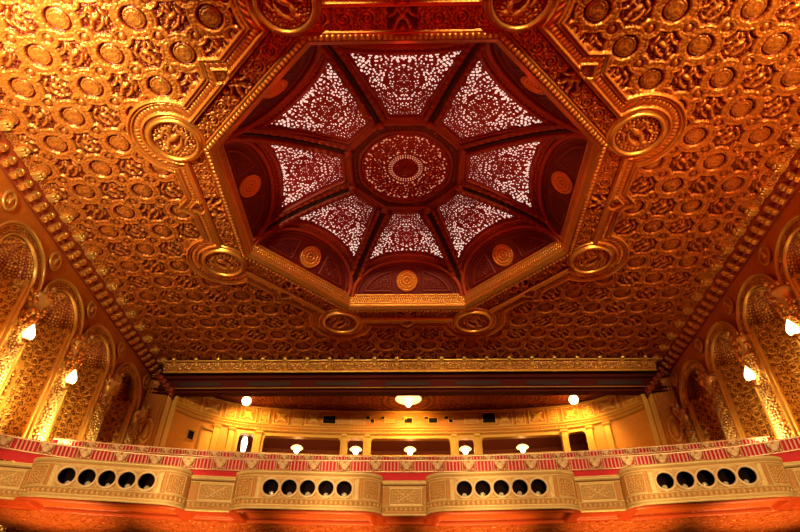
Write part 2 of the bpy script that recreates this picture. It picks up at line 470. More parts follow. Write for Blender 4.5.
def dome_rosette():
    root = empty('dome_rosette', (0, YC, 17.97), label='round pierced rosette ringed with dots at the crown of the dome', cat='ceiling rosette')
    n = 210
    X, Y = np.meshgrid(np.linspace(-1.81, 1.81, n), np.linspace(-1.81, 1.81, n), indexing='ij')
    r = np.hypot(X, Y)*1.075; th = np.arctan2(Y, X)
    def ring(R, w, num, sz): return (np.abs(r-R) < w) & (np.cos(num*th) > sz)
    hole = ring(.62, .04, 36, .2) | ring(.72, .035, 40, .3)
    f1, f2 = worley(X, Y, .15, 21, .9)
    hole |= (r > .85) & (r < 1.82) & (f1 < (.11+.18*sst(np.abs(r-1.30), .2, .5)+.06*np.cos(16*th)))
    h = .06*rid(r, 1.88, .07)+.05*rid(r, .52, .05)+.12*rid(r, 0, .45)*(.8+.2*np.cos(12*th))+.03*rid(r, 1.1, .06)
    P = np.stack([X, Y, .03-h+.0*X], -1)
    hc = hole[:-1, :-1] | (r[:-1, :-1] > 1.93)
    grid('rosette_grille', P, M['grille'], root, rel=np.clip(.5+h*3, 0, 1), hole=hc, flip=True)
    MB().lathe([(.05, .12), (1.75, .12)], 40).build('backlight_glass', M['glowdim'], root)
    MB().lathe([(.12, -.10), (.2, -.16), (.1, -.26), (.04, -.42), (.001, -.45)], 12).build('pendant_boss', M['dome'], root, True)
    # octagonal collar
    n = 30; m = 60
    for k in range(8):
        A, W = np.meshgrid(np.linspace(1.75, RING+.12, n), np.linspace(-1, 1, m), indexing='ij')
        hh = .10*rid(A, RING, .10)+.07*rid(A, 1.87, .06)+.04*rid(A, 2.04, .05)*(.5+.5*np.cos(2*PI*A*T8*W/.15))
        al = PI/4*k+W*PI/8
        f = np.clip((A-1.75)/(RING-1.75), 0, 1)
        rad = A*(1-f)+f*A/np.cos(W*PI/8)
        P = np.stack([rad*np.cos(al), rad*np.sin(al), -hh+.0], -1)
        grid('collar_side', P, M['dome'], root, rel=np.clip(.25+hh*6, 0, 1), flip=True)
dome_rosette()

def medallions():
    n = 90
    X, Y = np.meshgrid(np.linspace(-1.02, 1.02, n), np.linspace(-1.02, 1.02, n), indexing='ij')
    r = np.hypot(X, Y); K = .76
    nm = ['lower right, towards the right wall', 'lower right, towards the balcony', 'lower left, towards the balcony', 'lower left, towards the left wall',
          'upper left, towards the left wall', 'upper left, at the near edge', 'upper right, at the near edge', 'upper right, towards the right wall']
    for k, (mx, my) in enumerate(MED):
        root = empty('ceiling_medallion', (mx, my, 15.84), label='round gilded medallion on the dome frame, '+nm[k], cat='medallion', group='medallions round the dome frame')
        h = np.maximum(beast(X+.05, Y, 1.6, 1 if k % 2 else -1), .7*blobs(X+k*3, Y, .17, k)*sst(r, .2, .5))*sst(r, 1.0, .9)
        h = np.maximum(h, .7*scroll(X, Y-.55, .5, k)*(Y > .35)*sst(r, 1.0, .9))
        P = np.stack([X*K, Y*K, -.02-.12*h], -1)
        grid('relief_disc', P, M['medal'], root, rel=.1+.9*h, hole=r[:-1, :-1] > 1.01, flip=True)
        MB().lathe([(.74, .02), (.75, -.10), (.78, -.18), (.83, -.20), (.88, -.16), (.90, -.07), (.92, -.03), (.94, -.02), (.97, -.05), (1.0, -.03), (1.02, .06), (1.03, .14)], 56).build('rim', M['frame'], root, True)
medallions()

# ------------------------------------------------------------------ side walls
COLS = [13.82, 17.18, 20.54, 23.9, 27.26]
NICHES = [15.5, 18.86, 22.22, 25.58]
RI, RO, HC = 1.12, 1.64, 13.08
ORD = ['nearest to the camera', 'second from the camera', 'third from the camera', 'farthest from the camera']
def side(sx):
    sd = 'left' if sx < 0 else 'right'
    fl = sx > 0
    def Pm(Y, Z, out): return np.stack([sx*(WX-out)+0*Y, Y, Z], -1)
    ys = np.arange(3.5, 30.0, .07); zs = np.arange(3.0, 16.05, .07)
    Y, Z = np.meshgrid(ys, zs, indexing='ij')
    hole = np.zeros(Y.shape, bool)
    for c in NICHES:
        hole |= ((np.abs(Y-c) < RI+.12) & (Z < HC)) | (np.hypot(Y-c, Z-HC) < RI+.12)
    o = grid('wall_'+sd, Pm(Y, Z, 0*Y), M['wall'], hole=hole[:-1, :-1], flip=fl)
    tag(o, kind='structure')
    o = MB().box(sx*WX, sx*(WX+.3), 3.5, 36, -1.6, 3.0).build('wall_'+sd+'_lower', M['wall']); tag(o, kind='structure')
    # arched niches
    for q, c in enumerate(NICHES):
        root = empty('arched_niche', (sx*WX, c, 7), label='tall gilded lattice niche on the '+sd+' wall, '+ORD[q], cat='wall niche', group='niches of the '+sd+' wall')
        off = np.array([sx*WX, c, 7])
        # apse: half cylinder below, quarter sphere above
        na, nz = 130, 260
        dep = 1.25
        Al, Tt = np.meshgrid(np.linspace(0, PI, na), np.linspace(0, 1, nz), indexing='ij')
        zlow = 5.0; frac = .80
        low = Tt < frac
        zz = np.where(low, zlow+(HC-zlow)*Tt/frac, HC)
        be = np.where(low, 0, (Tt-frac)/(1-frac)*PI/2)
        arc = Al*RI; vv = zz+be*RI
        lat = lattice(arc, vv, .40)
        # tall framed panel in the middle of the lattice
        fr = np.maximum(np.abs(arc-PI*RI/2)/.62, np.abs(vv-9.2)/2.1)
        lat = np.where(np.abs(fr-1) < .09, 1.0, lat)
        lat = np.where(fr < .86, blobs(arc, vv, .16, 7), lat)
        shell = (.5+.5*np.cos(Al*18))*(be > .1)
        lat = np.where(be > .15, .12+.55*blobs(arc, vv, .13, 5)*(.4+.6*np.abs(np.cos(arc*4))), lat)  # sparser gilt over red in the head paints in the recess shade
        rr = RI-.07*lat
        yy = rr*np.cos(Al)*np.cos(be); xx = dep*np.sin(Al)*np.cos(be)*rr/RI+0*be
        z3 = zz+np.sin(be)*rr
        P = np.stack([sx*(WX+xx)+0*yy, c+yy, z3], -1)-off
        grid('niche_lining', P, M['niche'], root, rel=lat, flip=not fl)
        # archivolt: path down one jamb, round the head, down the other
        n1 = 110; n2 = 110; nw = 26
        path = []
        L = 0
        for i in range(n1): path.append((-1, 5.0+(HC-5.0)*i/n1, None))
        for i in range(n2): path.append((0, 0, PI-PI*i/(n2-1)))
        for i in range(n1): path.append((1, HC-(HC-5.0)*(i+1)/n1, None))
        W = np.linspace(0, 1, nw)
        pw = []; 
        YY = np.zeros((len(path), nw)); ZZ = np.zeros_like(YY); LL = np.zeros_like(YY)
        for i, (kd, z, a) in enumerate(path):
            R = RI+(RO-RI)*W
            if a is None:
                YY[i] = kd*R; ZZ[i] = z; LL[i] = (z-5.0) if kd < 0 else (HC-5+PI*1.5+HC-z)
            else:
                YY[i] = R*math.cos(a); ZZ[i] = HC+R*math.sin(a); LL[i] = HC-5+(PI-a)*1.5
        Wm = np.repeat(W[None], len(path), 0)
        prof = .10*rid(Wm, .07, .09)+.09*rid(Wm, .70, .06)+.13*rid(Wm, .90, .13)+.03
        orn = blobs(LL, Wm*.56, .12, 2)*(np.abs(Wm-.40) < .21)
        orn2 = (np.cos(2*PI*LL/.42) > -.75)*(np.abs(Wm-.40) < .21)
        out = prof+.05*orn*orn2+.02*(np.cos(2*PI*LL/.14)*rid(Wm, .70, .06))
        out[:, 0] = -.15; YY[:, 0] = YY[:, 1]; ZZ[:, 0] = ZZ[:, 1]
        rel = np.clip(prof*7+orn*.6, 0, 1)
        P = np.stack([sx*(WX-out), c+YY, ZZ], -1)-off
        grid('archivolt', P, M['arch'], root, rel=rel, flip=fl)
        for kd in (-1, 1):   # slim colonettes at the reveal
            MB().tube([(sx*.06, kd*(RI-.02), -2.0), (sx*.06, kd*(RI-.02), HC-7)], .075, 10).build('colonette', M['arch'], root, True)
    # vine pilasters with foliage capitals
    for q, c in enumerate(COLS):
        if q == 0: continue
        lab = ['', 'first in view from the camera', 'second from the camera', 'third from the camera', 'last before the balcony corner'][q]
        root = empty('vine_pilaster', (sx*WX, c, 7), label='gilded vine-wrapped pilaster between niches on the '+sd+' wall, '+lab, cat='pilaster', group='pilasters of the '+sd+' wall')
        n, m = 34, 300
        A, Z = np.meshgrid(np.linspace(-PI/2, PI/2, n), np.linspace(5.0, 12.1, m), indexing='ij')
        arc = A*.3
        tw = .5+.5*np.cos(2*PI*(Z/.9)+A*1.6)
        h = np.maximum(blobs(arc, Z, .13, 3), .9*rid(np.cos(2*PI*Z/1.1+A*2), .6, .35))
        rr = .24+.075*h
        P = np.stack([sx*(-.04-rr*np.cos(A)), rr*np.sin(A), Z-7], -1)
        grid('shaft', P, M['vine'], root, rel=np.clip(h, 0, 1), flip=not fl)
        # capital: bell, abacus and clustered foliage
        bell = MB().lathe([(.22, 12.05-7), (.30, 12.1-7), (.24, 12.2-7), (.27, 12.4-7), (.38, 12.65-7), (.46, 12.8-7), (.46, 12.92-7), (.1, 12.94-7)], 14, lambda x, y, z: (x-sx*.16, y, z)).build('capital_bell', M['vine'], root, True)
        rnd = random.Random(q*7+(sx > 0))
        mb = MB()
        for _ in range(46):
            a = rnd.uniform(-1.7, 1.7); zz = rnd.uniform(-.95, .55); rad = .30+.22*(zz+.95)/1.5
            mb.ball((-sx*(.14+rad*math.cos(a)), rad*math.sin(a), 12.5-7+zz), rnd.uniform(.05, .10), rnd.uniform(.05, .10), rnd.uniform(.06, .13), 6, 5)
        mb.build('foliage', M['leafcap'], bell, True)
        fg = MB()   # seated winged figure on the capital
        fg.ball((-sx*.52, 0, 13.0-7), .13, .14, .2); fg.ball((-sx*.58, 0, 13.28-7), .09)
        for w_ in (-1, 1): fg.ball((-sx*.45, w_*.17, 13.06-7), .05, .12, .2)
        fg.build('capital_figure', M['vine'], bell, True)
    # oval roundels in the spandrels
    for q, c in enumerate(COLS):
        lab = ['nearest to the camera', 'second from the camera', 'third from the camera', 'fourth from the camera', 'last before the balcony corner'][q]
        root = empty('wall_roundel', (sx*(WX-.02), c, 14.71), label='small oval gilt roundel under the cornice of the '+sd+' wall, '+lab, cat='roundel', group='roundels of the '+sd+' wall')
        MB().torus(.30, .06, 28, 8, lambda x, y, z: (-sx*(z+.04), x, y*1.18)).build('rim', M['arch'], root, True)
        MB().lathe([(.27, .02), (.25, .05), (.0, .06)], 24, lambda x, y, z: (-sx*z, x, y*1.18)).build('disc', M['wall'], root, True)
        mb = MB(); mb.ball((-sx*.08, .0, .0), .06, .08, .15); mb.ball((-sx*.09, .03, .14), .05); mb.ball((-sx*.06, -.1, -.08), .03, .05, .1)
        mb.build('carved_bust', M['arch'], root, True)
    # cornice
    root = empty('cornice', (sx*WX, 0, 15.3), label='long gilt cornice with two rows of brackets over the '+sd+' wall', cat='cornice')
    pr = [(0, 0.02), (.10, .04), (.13, .10), (.13, .16), (.24, .20), (.26, .24), (.26, .36), (.50, .38), (.54, .44), (.54, .52), (.64, .54), (.76, .60), (.84, .68)]
    mb = MB()
    v = []; f = []
    for yv in (3.5, 28.2):
        v += [(-sx*a, yv, b) for a, b in pr]
    n = len(pr)
    f = [[i, i+1, n+i+1, n+i] if fl else [i+1, i, n+i, n+i+1] for i in range(n-1)]
    mb.add(v, f).build('moulding', M['cornback'], root)  # dark gaps between the brackets are put into the moulding's colour
    # carved band between the two bracket rows
    U, V = np.meshgrid(np.arange(6, 28.2, .04), np.linspace(.52, .84, 14), indexing='ij')
    h = scroll(U, V-.68, .38, 5)
    P = np.stack([-sx*V, U, .53+(V-.52)*.4-.07*h], -1)
    grid('carved_band', P, M['frame'], root, rel=h, flip=fl)
    brk = []
    # small console: S profile
    cp = [(0, 0), (.10, -.02), (.20, .03), (.24, .12), (.34, .15), (.40, .24), (.40, .34), (0, .34)]
    y = 8.8
    first = None
    while y < 28.1:
        if first is None:
            mb = MB(); mb.prism([(a+.08, b+.03) for a, b in cp], -.12, .12, lambda a, b, w: (-sx*a, w, b))
            mb.ball((-sx*.46, 0, .32), .09, .12, .08, 8, 5); mb.ball((-sx*.30, 0, .09), .07, .11, .07, 8, 5)
            first = mb.build('console', M['frame'], root, False, .02); first.location = (0, y, 0)
        else:
            c2 = first.copy(); C.objects.link(c2); c2.parent = root; c2.location = (0, y, 0)
        y += .555
    y = 9.17; first = None
    while y < 28.0:
        if first is None:
            mb = MB()
            mb.prism([(.48, .48), (.60, .38), (.76, .40), (.86, .50), (.94, .66), (.48, .68)], -.15, .15, lambda a, b, w: (-sx*a, w, b))
            for w_ in (-.12, 0, .12): mb.ball((-sx*.82, w_, .46), .11, .06, .07, 8, 5)
            mb.ball((-sx*.95, 0, .54), .07, .12, .09, 8, 5)
            first = mb.build('leaf_bracket', M['arch'], root, False, .02); first.location = (0, y, 0)
        else:
            c2 = first.copy(); C.objects.link(c2); c2.parent = root; c2.location = (0, y, 0)
        y += 1.11
    # lit sconces under two capitals
    for q, c in enumerate((17.0, 20.3)):
        root = empty('wall_sconce', (sx*(WX-.5), c, 10.95), label='lit flame-shaped glass sconce on the '+sd+' wall, '+('nearer to the camera' if q == 0 else 'farther from the camera'), cat='wall lamp', group='lit sconces on the side walls')
        MB().tube([(sx*.36, .1, -.1), (sx*.1, .0, -.3), (-sx*.1, 0, -.28), (-sx*.12, 0, -.12)], .035).build('arm', M['iron'], root, True)
        MB().lathe([(.04, -.16), (.13, -.12), (.15, -.08), (.05, -.06)], 12, lambda x, y, z: (x-sx*.12, y, z)).build('cup', M['iron'], root, True)
        MB().lathe([(.05, -.08), (.17, .04), (.20, .16), (.15, .32), (.07, .48), (.01, .60)], 14, lambda x, y, z: (x-sx*.12, y, z)).build('flame_glass', M['bulb'], root, True)
        li = bpy.data.lights.new('sconce_light', 'POINT'); li.energy = 42 if sx < 0 else 24; li.color = (1, .60, .18); li.shadow_soft_size = .25
        lo = bpy.data.objects.new('sconce_light', li); C.objects.link(lo); lo.location = (sx*(WX-1.2), c, 11.1)
    # panelled corner pilaster with oval cartouche, then the stepped strips towards the rear wall
    root = empty('corner_pilaster', (sx*WX, 28.2, 7), label='panelled ochre corner pilaster with oval cartouche at the end of the '+sd+' wall', cat='pilaster')
    Ax, Ay, Bx, By = 14.12, 27.62, 12.50, 28.22
    L_ = math.hypot(Ax-Bx, By-Ay); dx, dy = (Bx-Ax)/L_, (By-Ay)/L_
    nx, ny = -dy, dx                      # points into the hall
    U, V = np.meshgrid(np.linspace(0, L_, 130), np.linspace(5, 15.3, 420), indexing='ij')
    b = np.minimum(.46-np.abs(U-.56), np.minimum(V-5, 15.0-V))
    h = .05*(b > 0)+.06*rid(b, .0, .05)+.05*rid(b, .16, .04)
    e = np.hypot((U-.56)/.26, (V-12.2)/.62); h += .08*rid(e, 1, .2)+.05*rid(e, 0, .6)
    h = np.where(np.abs(U-1.24) < .12, .12, h); h = np.where(np.abs(U-1.55) < .13, .20, h)
    P = np.stack([sx*(Ax+dx*U+nx*h*1.0)-sx*WX, Ay+dy*U-abs(ny)*h-28.2, V-7], -1)
    grid('panel', P, M['ochrerel'], root, rel=np.clip(h*5, 0, 1), flip=fl)
    mb = MB()
    for q in range(5):
        x1 = sx*(13.75-q*.24)-sx*WX; x0 = sx*(13.75-q*.24-.21)-sx*WX; z1 = 15.38-q*.25-7
        mb.box(min(x0, x1), max(x0, x1), 27.22-28.2, 27.64-28.2, z1-.26, z1)
        mb.box(min(x0, x1)+.03, max(x0, x1)-.03, 27.30-28.2, 27.64-28.2, z1-.40, z1-.26)
    mb.build('stepped_console', M['cornback'], root, False, .02)
side(-1); side(1)

# ------------------------------------------------------------------ rear cornice, soffit, rear ceiling
def rear():
    root = empty('rear_cornice', (0, 27.6, 15.5), label='bright gilt carved cornice running straight across above the balcony', cat='cornice')
    n, m = 26, 1000
    T, X = np.meshgrid(np.linspace(0, 1, n), np.linspace(-13.4, 13.4, m), indexing='ij')
    Y0 = 26.98+.45*T; Z0 = 15.88-.54*T
    h = .75*scroll(X, (T-.5)*.62, .45, 9)*(np.abs(T-.50) < .30)
    h = np.maximum(h, rid(T, .06, .10)*1.6); h = np.maximum(h, rid(T, .94, .09)*1.5); h = np.maximum(h, .8*rid(T, .84, .04))
    P = np.stack([X, Y0-.10*h-27.6, Z0-.06*h-15.5], -1)
    grid('carved_face', P, M['arch'], root, rel=h, flip=True)
    f = None
    k = -10.5
    while k <= 10.6:
        if f is None:
            mb = MB(); mb.prism([(-.78, .40), (-.84, .26), (-.66, .14), (-.52, -.04), (-.1, -.10), (-.1, .40)], -.10, .10, lambda a, b, w: (w, a, b))
            mb.ball((0, -.84, .32), .13, .08, .10, 8, 5); mb.ball((0, -.60, .06), .09, .08, .08, 8, 5)
            f = mb.build('bracket', M['arch'], root, False, .02); f.location = (k*1.215, 0, 0)
        else:
            c = f.copy(); C.objects.link(c); c.parent = root; c.location = (k*1.215, 0, 0)
        k += 1
    # stepped dark soffit
    root = empty('balcony_beam', (0, 28.4, 15.4), label='dark red moulded beam under the rear cornice with long black panels', cat='beam')
    mb = MB()
    prof = [(27.42, 15.38), (27.68, 15.36), (27.68, 15.22), (27.56, 15.20), (27.56, 15.08), (27.74, 15.06), (27.74, 14.58), (27.62, 14.56), (27.62, 14.46), (27.76, 14.44), (27.76, 14.34), (27.62, 14.33), (27.62, 14.26), (28.1, 14.26), (28.12, 15.02)]
    v = [(x, y-28.4, z-15.4) for x in (-14.1, 14.1) for y, z in prof]; n = len(prof)
    mb.add(v, [[i, i+1, n+i+1, n+i] for i in range(n-1)]).build('steps', M['dark'], root)
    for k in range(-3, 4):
        MB().box(k*3.8-1.2, k*3.8+1.2, -.71, -.65, -.70, -.46).build('recess_shade', M['domeblack'], root, False, .03)  # near-black slabs paint in the shade of recessed panels
    MB().box(-13.2, 13.2, -.80, -.77, -.90, -.87).build('gilt_fillet', M['arch'], root)
    # relief ceiling over the balcony
    X, Y = np.meshgrid(np.arange(-14.1, 14.1, .06), np.arange(28.1, 31.8, .06), indexing='ij')
    hh = np.maximum(scroll(X, Y-29.9, 1.3, 3)*(np.abs(Y-29.9) < .65), .6*blobs(X, Y, .3, 5))
    hh = hh*(np.abs(np.abs(X)-4.9) < 4.5)
    rc = np.hypot(X, (Y-30.1)*1.1); hh = np.where(rc < 1.6, rosette(rc, np.arctan2(Y-30.1, X), 1.4), hh)
    o = grid('ceiling_balcony', np.stack([X, Y, 15.02-.09*hh], -1), M['darkred'], rel=hh, flip=True)
    tag(o, kind='structure')
rear()

def ry(x): return 31.5-.007*x*x-3.9e-9*x**8
def rang(x): return math.atan(-.014*x-31.2e-9*x**7)
def rearP(x, z, out=0.0):
    """point on the curved rear wall; x measured along the hall width"""
    x = np.clip(x, -12.55, 12.55)*1.0; y = ry(x); sl = -.014*x-31.2e-9*x**7
    ny = 1/np.sqrt(1+sl*sl); nx = -sl*ny
    return np.stack([x-nx*out, y-ny*out, z], -1)
OPEN = [(-9.2, .42), (-6.1, 2.2), (-3.06, .47), (.1, 2.3), (3.27, .46), (6.4, 2.25), (9.42, .50)]
ZO0, ZO1 = 10.6, 13.28
def rear_wall():
    X, Z = np.meshgrid(np.arange(-12.55, 12.56, .05), np.arange(8.0, 13.6, .05), indexing='ij')
    hole = np.zeros(X.shape, bool)
    for k, (c, w) in enumerate(OPEN):
        zb = ZO0 if k in (0, 6) else 12.25
        hole |= (np.abs(X-c) < w) & (Z < ZO1) & (Z > zb)
    o = grid('wall_rear', rearP(X, Z, 0*X), M['ochre'], hole=hole[:-1, :-1], flip=True)
    tag(o, kind='structure')
    # moulding + frieze
    root = empty('rear_frieze', (0, 0, 0), label='long curved ochre frieze of crossed star panels on the rear balcony wall', cat='frieze')
    X, Z = np.meshgrid(np.arange(-12.55, 12.56, .045), np.linspace(13.42, 15.02, 60), indexing='ij')
    p = .93; u = (X+p/2) % p-p/2; par = np.floor((X+p/2)/p) % 2; v = (Z-14.42)*1.1
    star = np.maximum(rid(np.abs(u)-np.abs(v), 0, .10)*(np.hypot(u, v) < .40), rid(np.hypot(u, v), .16, .05))
    diag = np.maximum(star, rid(np.maximum(np.abs(u), np.abs(v)*1.0), .44, .035))
    alt = np.maximum(rid(np.maximum(np.abs(u)*1.7, np.abs(v)), .42, .05), blobs(u, v, .15, 3)*(np.hypot(u*1.6, v) < .35))
    h = np.where(par == 0, diag, alt)
    h = np.where(np.abs(X) < 5.2, 0, h)
    h = np.where((Z < 13.98) | (Z > 14.86), 0, h)
    m = rid(Z, 14.92, .05)+rid(Z, 13.93, .05)*1.3+rid(Z, 13.80, .04)*1.0+rid(Z, 13.56, .07)*1.8
    m2 = rid(Z, 13.68, .05)*(.5+.5*np.cos(2*PI*X/.2))
    out = .02+.06*h+.08*m+.05*m2
    grid('frieze_relief', rearP(X, Z, out), M['ochrerel'], root, rel=np.clip(h*.8+m+.1, 0, 1), flip=True)
    # projection ports in the middle of the frieze
    ports = [(-5.35, 14.0, .42, .26, 1), (-4.35, 14.0, .42, .26, 0), (-3.4, 14.0, .42, .26, 0), (-2.75, 14.2, .12, .10, 1), (-2.45, 13.95, .12, .12, 1), (-1.75, 14.2, .13, .09, 1),
             (-1.3, 14.0, .3, .14, 0), (-.3, 14.2, .13, .06, 1), (-.02, 14.0, .26, .17, 1), (1.2, 14.2, .13, .08, 1), (1.65, 14.0, .28, .17, 1), (2.55, 14.2, .12, .10, 1), (2.85, 13.95, .12, .12, 1), (4.2, 14.05, .40, .30, 0), (5.4, 14.1, .42, .34, 1)]
    shape = {1: 'dark', 0: 'ochre-shuttered'}
    for k, (x, z, w, hh, dk) in enumerate(ports):
        x *= .87; w *= .87; hh *= .9; z = 14.4+(z-14.05)*.8
        side_ = 'left of' if x < -.1 else ('right of' if x > .1 else 'under')
        dist = ['innermost', 'next']
        lab = f"{shape[dk]} {'large' if w > .35 else ('middle-sized' if w > .2 else 'tiny')} projection port in the rear frieze, {'port %s from the left end' % ['first','second','third','fourth','fifth','sixth','seventh','eighth','ninth','tenth','eleventh','twelfth','thirteenth','fourteenth','last'][k]}"
        y = float(ry(x))
        root = empty('projection_port', (x, y-.05, z), rang(x), label=lab, cat='projection port', group='ports of the projection booth')
        mb = MB(); t = .035
        mb.box(-w-t, w+t, -.05, .02, hh, hh+t); mb.box(-w-t, w+t, -.05, .02, -hh-t, -hh); mb.box(-w-t, -w, -.05, .02, -hh, hh); mb.box(w, w+t, -.05, .02, -hh, hh)
        mb.build('port_frame', M['ochrerel'], root)
        MB().box(-w, w, -.02, .02, -hh, hh).build('port_shutter' if not dk else 'port_pane', M['black'] if dk else M['door'], root)
    # window and door surrounds
    for k, (c, w) in enumerate(OPEN):
        zb = ZO0 if k in (0, 6) else 12.25
        y = float(ry(c))
        root = empty('window_%d' % (k+1), (c, y, 0), rang(c)); root['kind'] = 'structure'
        mb = MB(); t = .14
        r = .22
        mb.box(-w-t, -w+.02, -.10, .25, zb, ZO1+.0); mb.box(w-.02, w+t, -.10, .25, zb, ZO1); mb.box(-w-t, w+t, -.10, .25, ZO1-.02, ZO1+t)
        if k not in (0, 6): mb.box(-w-t, w+t, -.14, .3, zb-.12, zb+.03)
        for s in (-1, 1): mb.prism([(0, 0), (r, 0), (r*.35, -r*.35), (0, -r)], -.1, .2, lambda a, b, q, s=s: (s*(w-a), q, ZO1+b))
        mb.build('window_frame', M['ochrerel'], root, False, .015)
    # pilasters between the openings
    for k, x in enumerate([-10.75, -10.0, -8.55, -3.72, -2.38, 2.62, 3.92, 8.78, 10.1, 10.95]):
        y = float(ry(x))
        nmz = ['leftmost', 'second from the left', 'third from the left', 'fourth from the left', 'fifth from the left', 'fifth from the right', 'fourth from the right', 'third from the right', 'second from the right', 'rightmost'][k]
        root = empty('rear_pilaster', (x, y-.02, 0), rang(x), label='flat ochre pilaster on the rear balcony wall, '+nmz+' of ten', cat='pilaster', group='pilasters of the rear wall')
        ww = .10 if 2 < k < 7 else .16
        MB().box(-ww, ww, -.10, .02, 8.6, 13.4).build('shaft', M['ochrerel'], root, False, .02)
        MB().prism([(-.12, 13.3), (-.17, 13.38), (-.18, 13.46), (0, 13.46), (0, 13.3)], -ww-.05, ww+.05, lambda a, b, q: (q, a, b)).build('capital', M['ochrerel'], root)
    # left: vent and door
    x = -11.75; y = float(ry(x))
    root = empty('wall_vent', (x, y-.04, 12.5), rang(x), label='small dark square vent on the ochre wall left of the door', cat='vent')
    MB().box(-.20, .20, -.03, .03, -.26, .26).build('grille', M['black'], root)
    mb = MB()
    for s in (-1, 1): mb.box(s*.20-.03, s*.20+.03, -.05, .03, -.29, .29); mb.box(-.2, .2, -.05, .03, s*.26-.03, s*.26+.03)
    mb.build('vent_frame', M['door'], root)
    x = -11.1; y = float(ry(x))
    root = empty('door_1', (x, y-.06, 10.3), rang(x)); root['kind'] = 'structure'
    MB().box(-.34, .34, 0, .05, 0, 2.65).build('door_leaf', M['ochrerel'], root)
    mb = MB(); mb.box(-.42, -.32, -.06, .05, 0, 2.85); mb.box(.32, .42, -.06, .05, 0, 2.85); mb.box(-.42, .42, -.06, .05, 2.75, 2.87)
    mb.build('door_frame', M['door'], root, False, .01)
    # corridor behind the openings
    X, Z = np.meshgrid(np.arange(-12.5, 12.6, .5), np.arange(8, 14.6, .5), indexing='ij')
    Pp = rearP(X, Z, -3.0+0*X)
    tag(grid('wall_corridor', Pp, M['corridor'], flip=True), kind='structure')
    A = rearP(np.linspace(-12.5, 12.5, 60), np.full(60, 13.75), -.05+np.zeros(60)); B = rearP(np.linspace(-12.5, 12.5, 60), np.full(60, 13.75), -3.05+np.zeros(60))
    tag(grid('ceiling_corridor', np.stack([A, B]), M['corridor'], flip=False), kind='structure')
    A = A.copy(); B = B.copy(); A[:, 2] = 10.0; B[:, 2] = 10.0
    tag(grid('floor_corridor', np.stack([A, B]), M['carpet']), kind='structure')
rear_wall()

def lamps_rear():
    nm = ['first', 'second', 'third', 'fourth', 'fifth']
    for k, x in enumerate((-6.55, -3.12, .07, 3.3, 6.6)):
        y = float(ry(x))+1.0
        lab = 'bright white corridor lamp seen through the rear opening, '+('leftmost' if k == 0 else 'second from the left' if k == 1 else 'middle one' if k == 2 else 'second from the right' if k == 3 else 'rightmost')
        root = empty('corridor_lamp', (x, y, 12.95), label=lab, cat='lamp', group='corridor lamps')
        MB().tube([(0, 0, .55), (0, 0, .2)], .03).build('stem', M['iron'], root, True)
        MB().lathe([(.03, .24), (.26, .18), (.36, .08), (.34, .05), (.0, .10)], 18).build('lamp_shade', M['shade'], root, True)
        MB().ball((0, 0, -.08), .16).build('bulb', M['bulbw'], root, True)
        li = bpy.data.lights.new('corridor_light', 'POINT'); li.energy = 15; li.color = (1, .62, .32); li.shadow_soft_size = .2
        lo = bpy.data.objects.new('corridor_light', li); C.objects.link(lo); lo.location = (x, y-.1, 12.6)
    # left doorway lamp
    root = empty('wall_lamp', (-9.5, float(ry(9.4))+.9, 13.0), label='tall glowing white lamp inside the left doorway of the rear wall', cat='lamp')
    MB().lathe([(.02, -.50), (.12, -.4), (.18, .1), (.12, .4), (.02, .45)], 14).build('lit_glass', M['bulbw'], root, True)
    MB().lathe([(.1, .5), (.1, .62), (.02, .8)], 10).build('hanger', M['iron'], root, True)
    # three lamps under the balcony ceiling
    for k, (x, y) in enumerate(((-9.15, 29.35), (.0, 29.8), (9.25, 29.35))):
        lab = ['glowing amber bulb hanging under the left of the balcony ceiling', 'wide shallow glowing bowl lamp at the middle of the balcony ceiling', 'glowing amber bulb hanging under the right of the balcony ceiling'][k]
        root = empty('ceiling_lamp', (x, y, 14.98), label=lab, cat='ceiling lamp', group='lamps under the balcony ceiling')
        if k == 1:
            MB().lathe([(.76, -.02), (.78, -.04), (.62, -.08), (.36, -.11), (0, -.12)], 32).build('glass_bowl', M['shade'], root, True)
            MB().torus(.78, .04, 32, 8, lambda a, b, c: (a, b, c-.05)).build('rim', M['iron'], root, True)
            MB().lathe([(.05, -.2), (.18, -.26), (.20, -.38), (.10, -.52), (.01, -.56)], 14).build('bulb', M['bulb'], root, True)
        else:
            MB().lathe([(.16, 0), (.18, -.05), (.05, -.1), (.05, -.14)], 14).build('ceiling_cup', M['iron'], root, True)
            MB().lathe([(.05, -.12), (.22, -.2), (.27, -.36), (.2, -.54), (.01, -.64)], 14).build('bulb', M['bulb'], root, True)
        li = bpy.data.lights.new('balcony_light', 'SPOT'); li.spot_size = math.radians(150); li.spot_blend = .5; li.energy = 620 if k == 1 else 480; li.color = (1, .62, .13); li.shadow_soft_size = .3
        lo = bpy.data.objects.new('balcony_light', li); C.objects.link(lo); lo.location = (x, y-.1, 14.3); lo.rotation_euler = (math.radians(48), 0, 0)
lamps_rear()

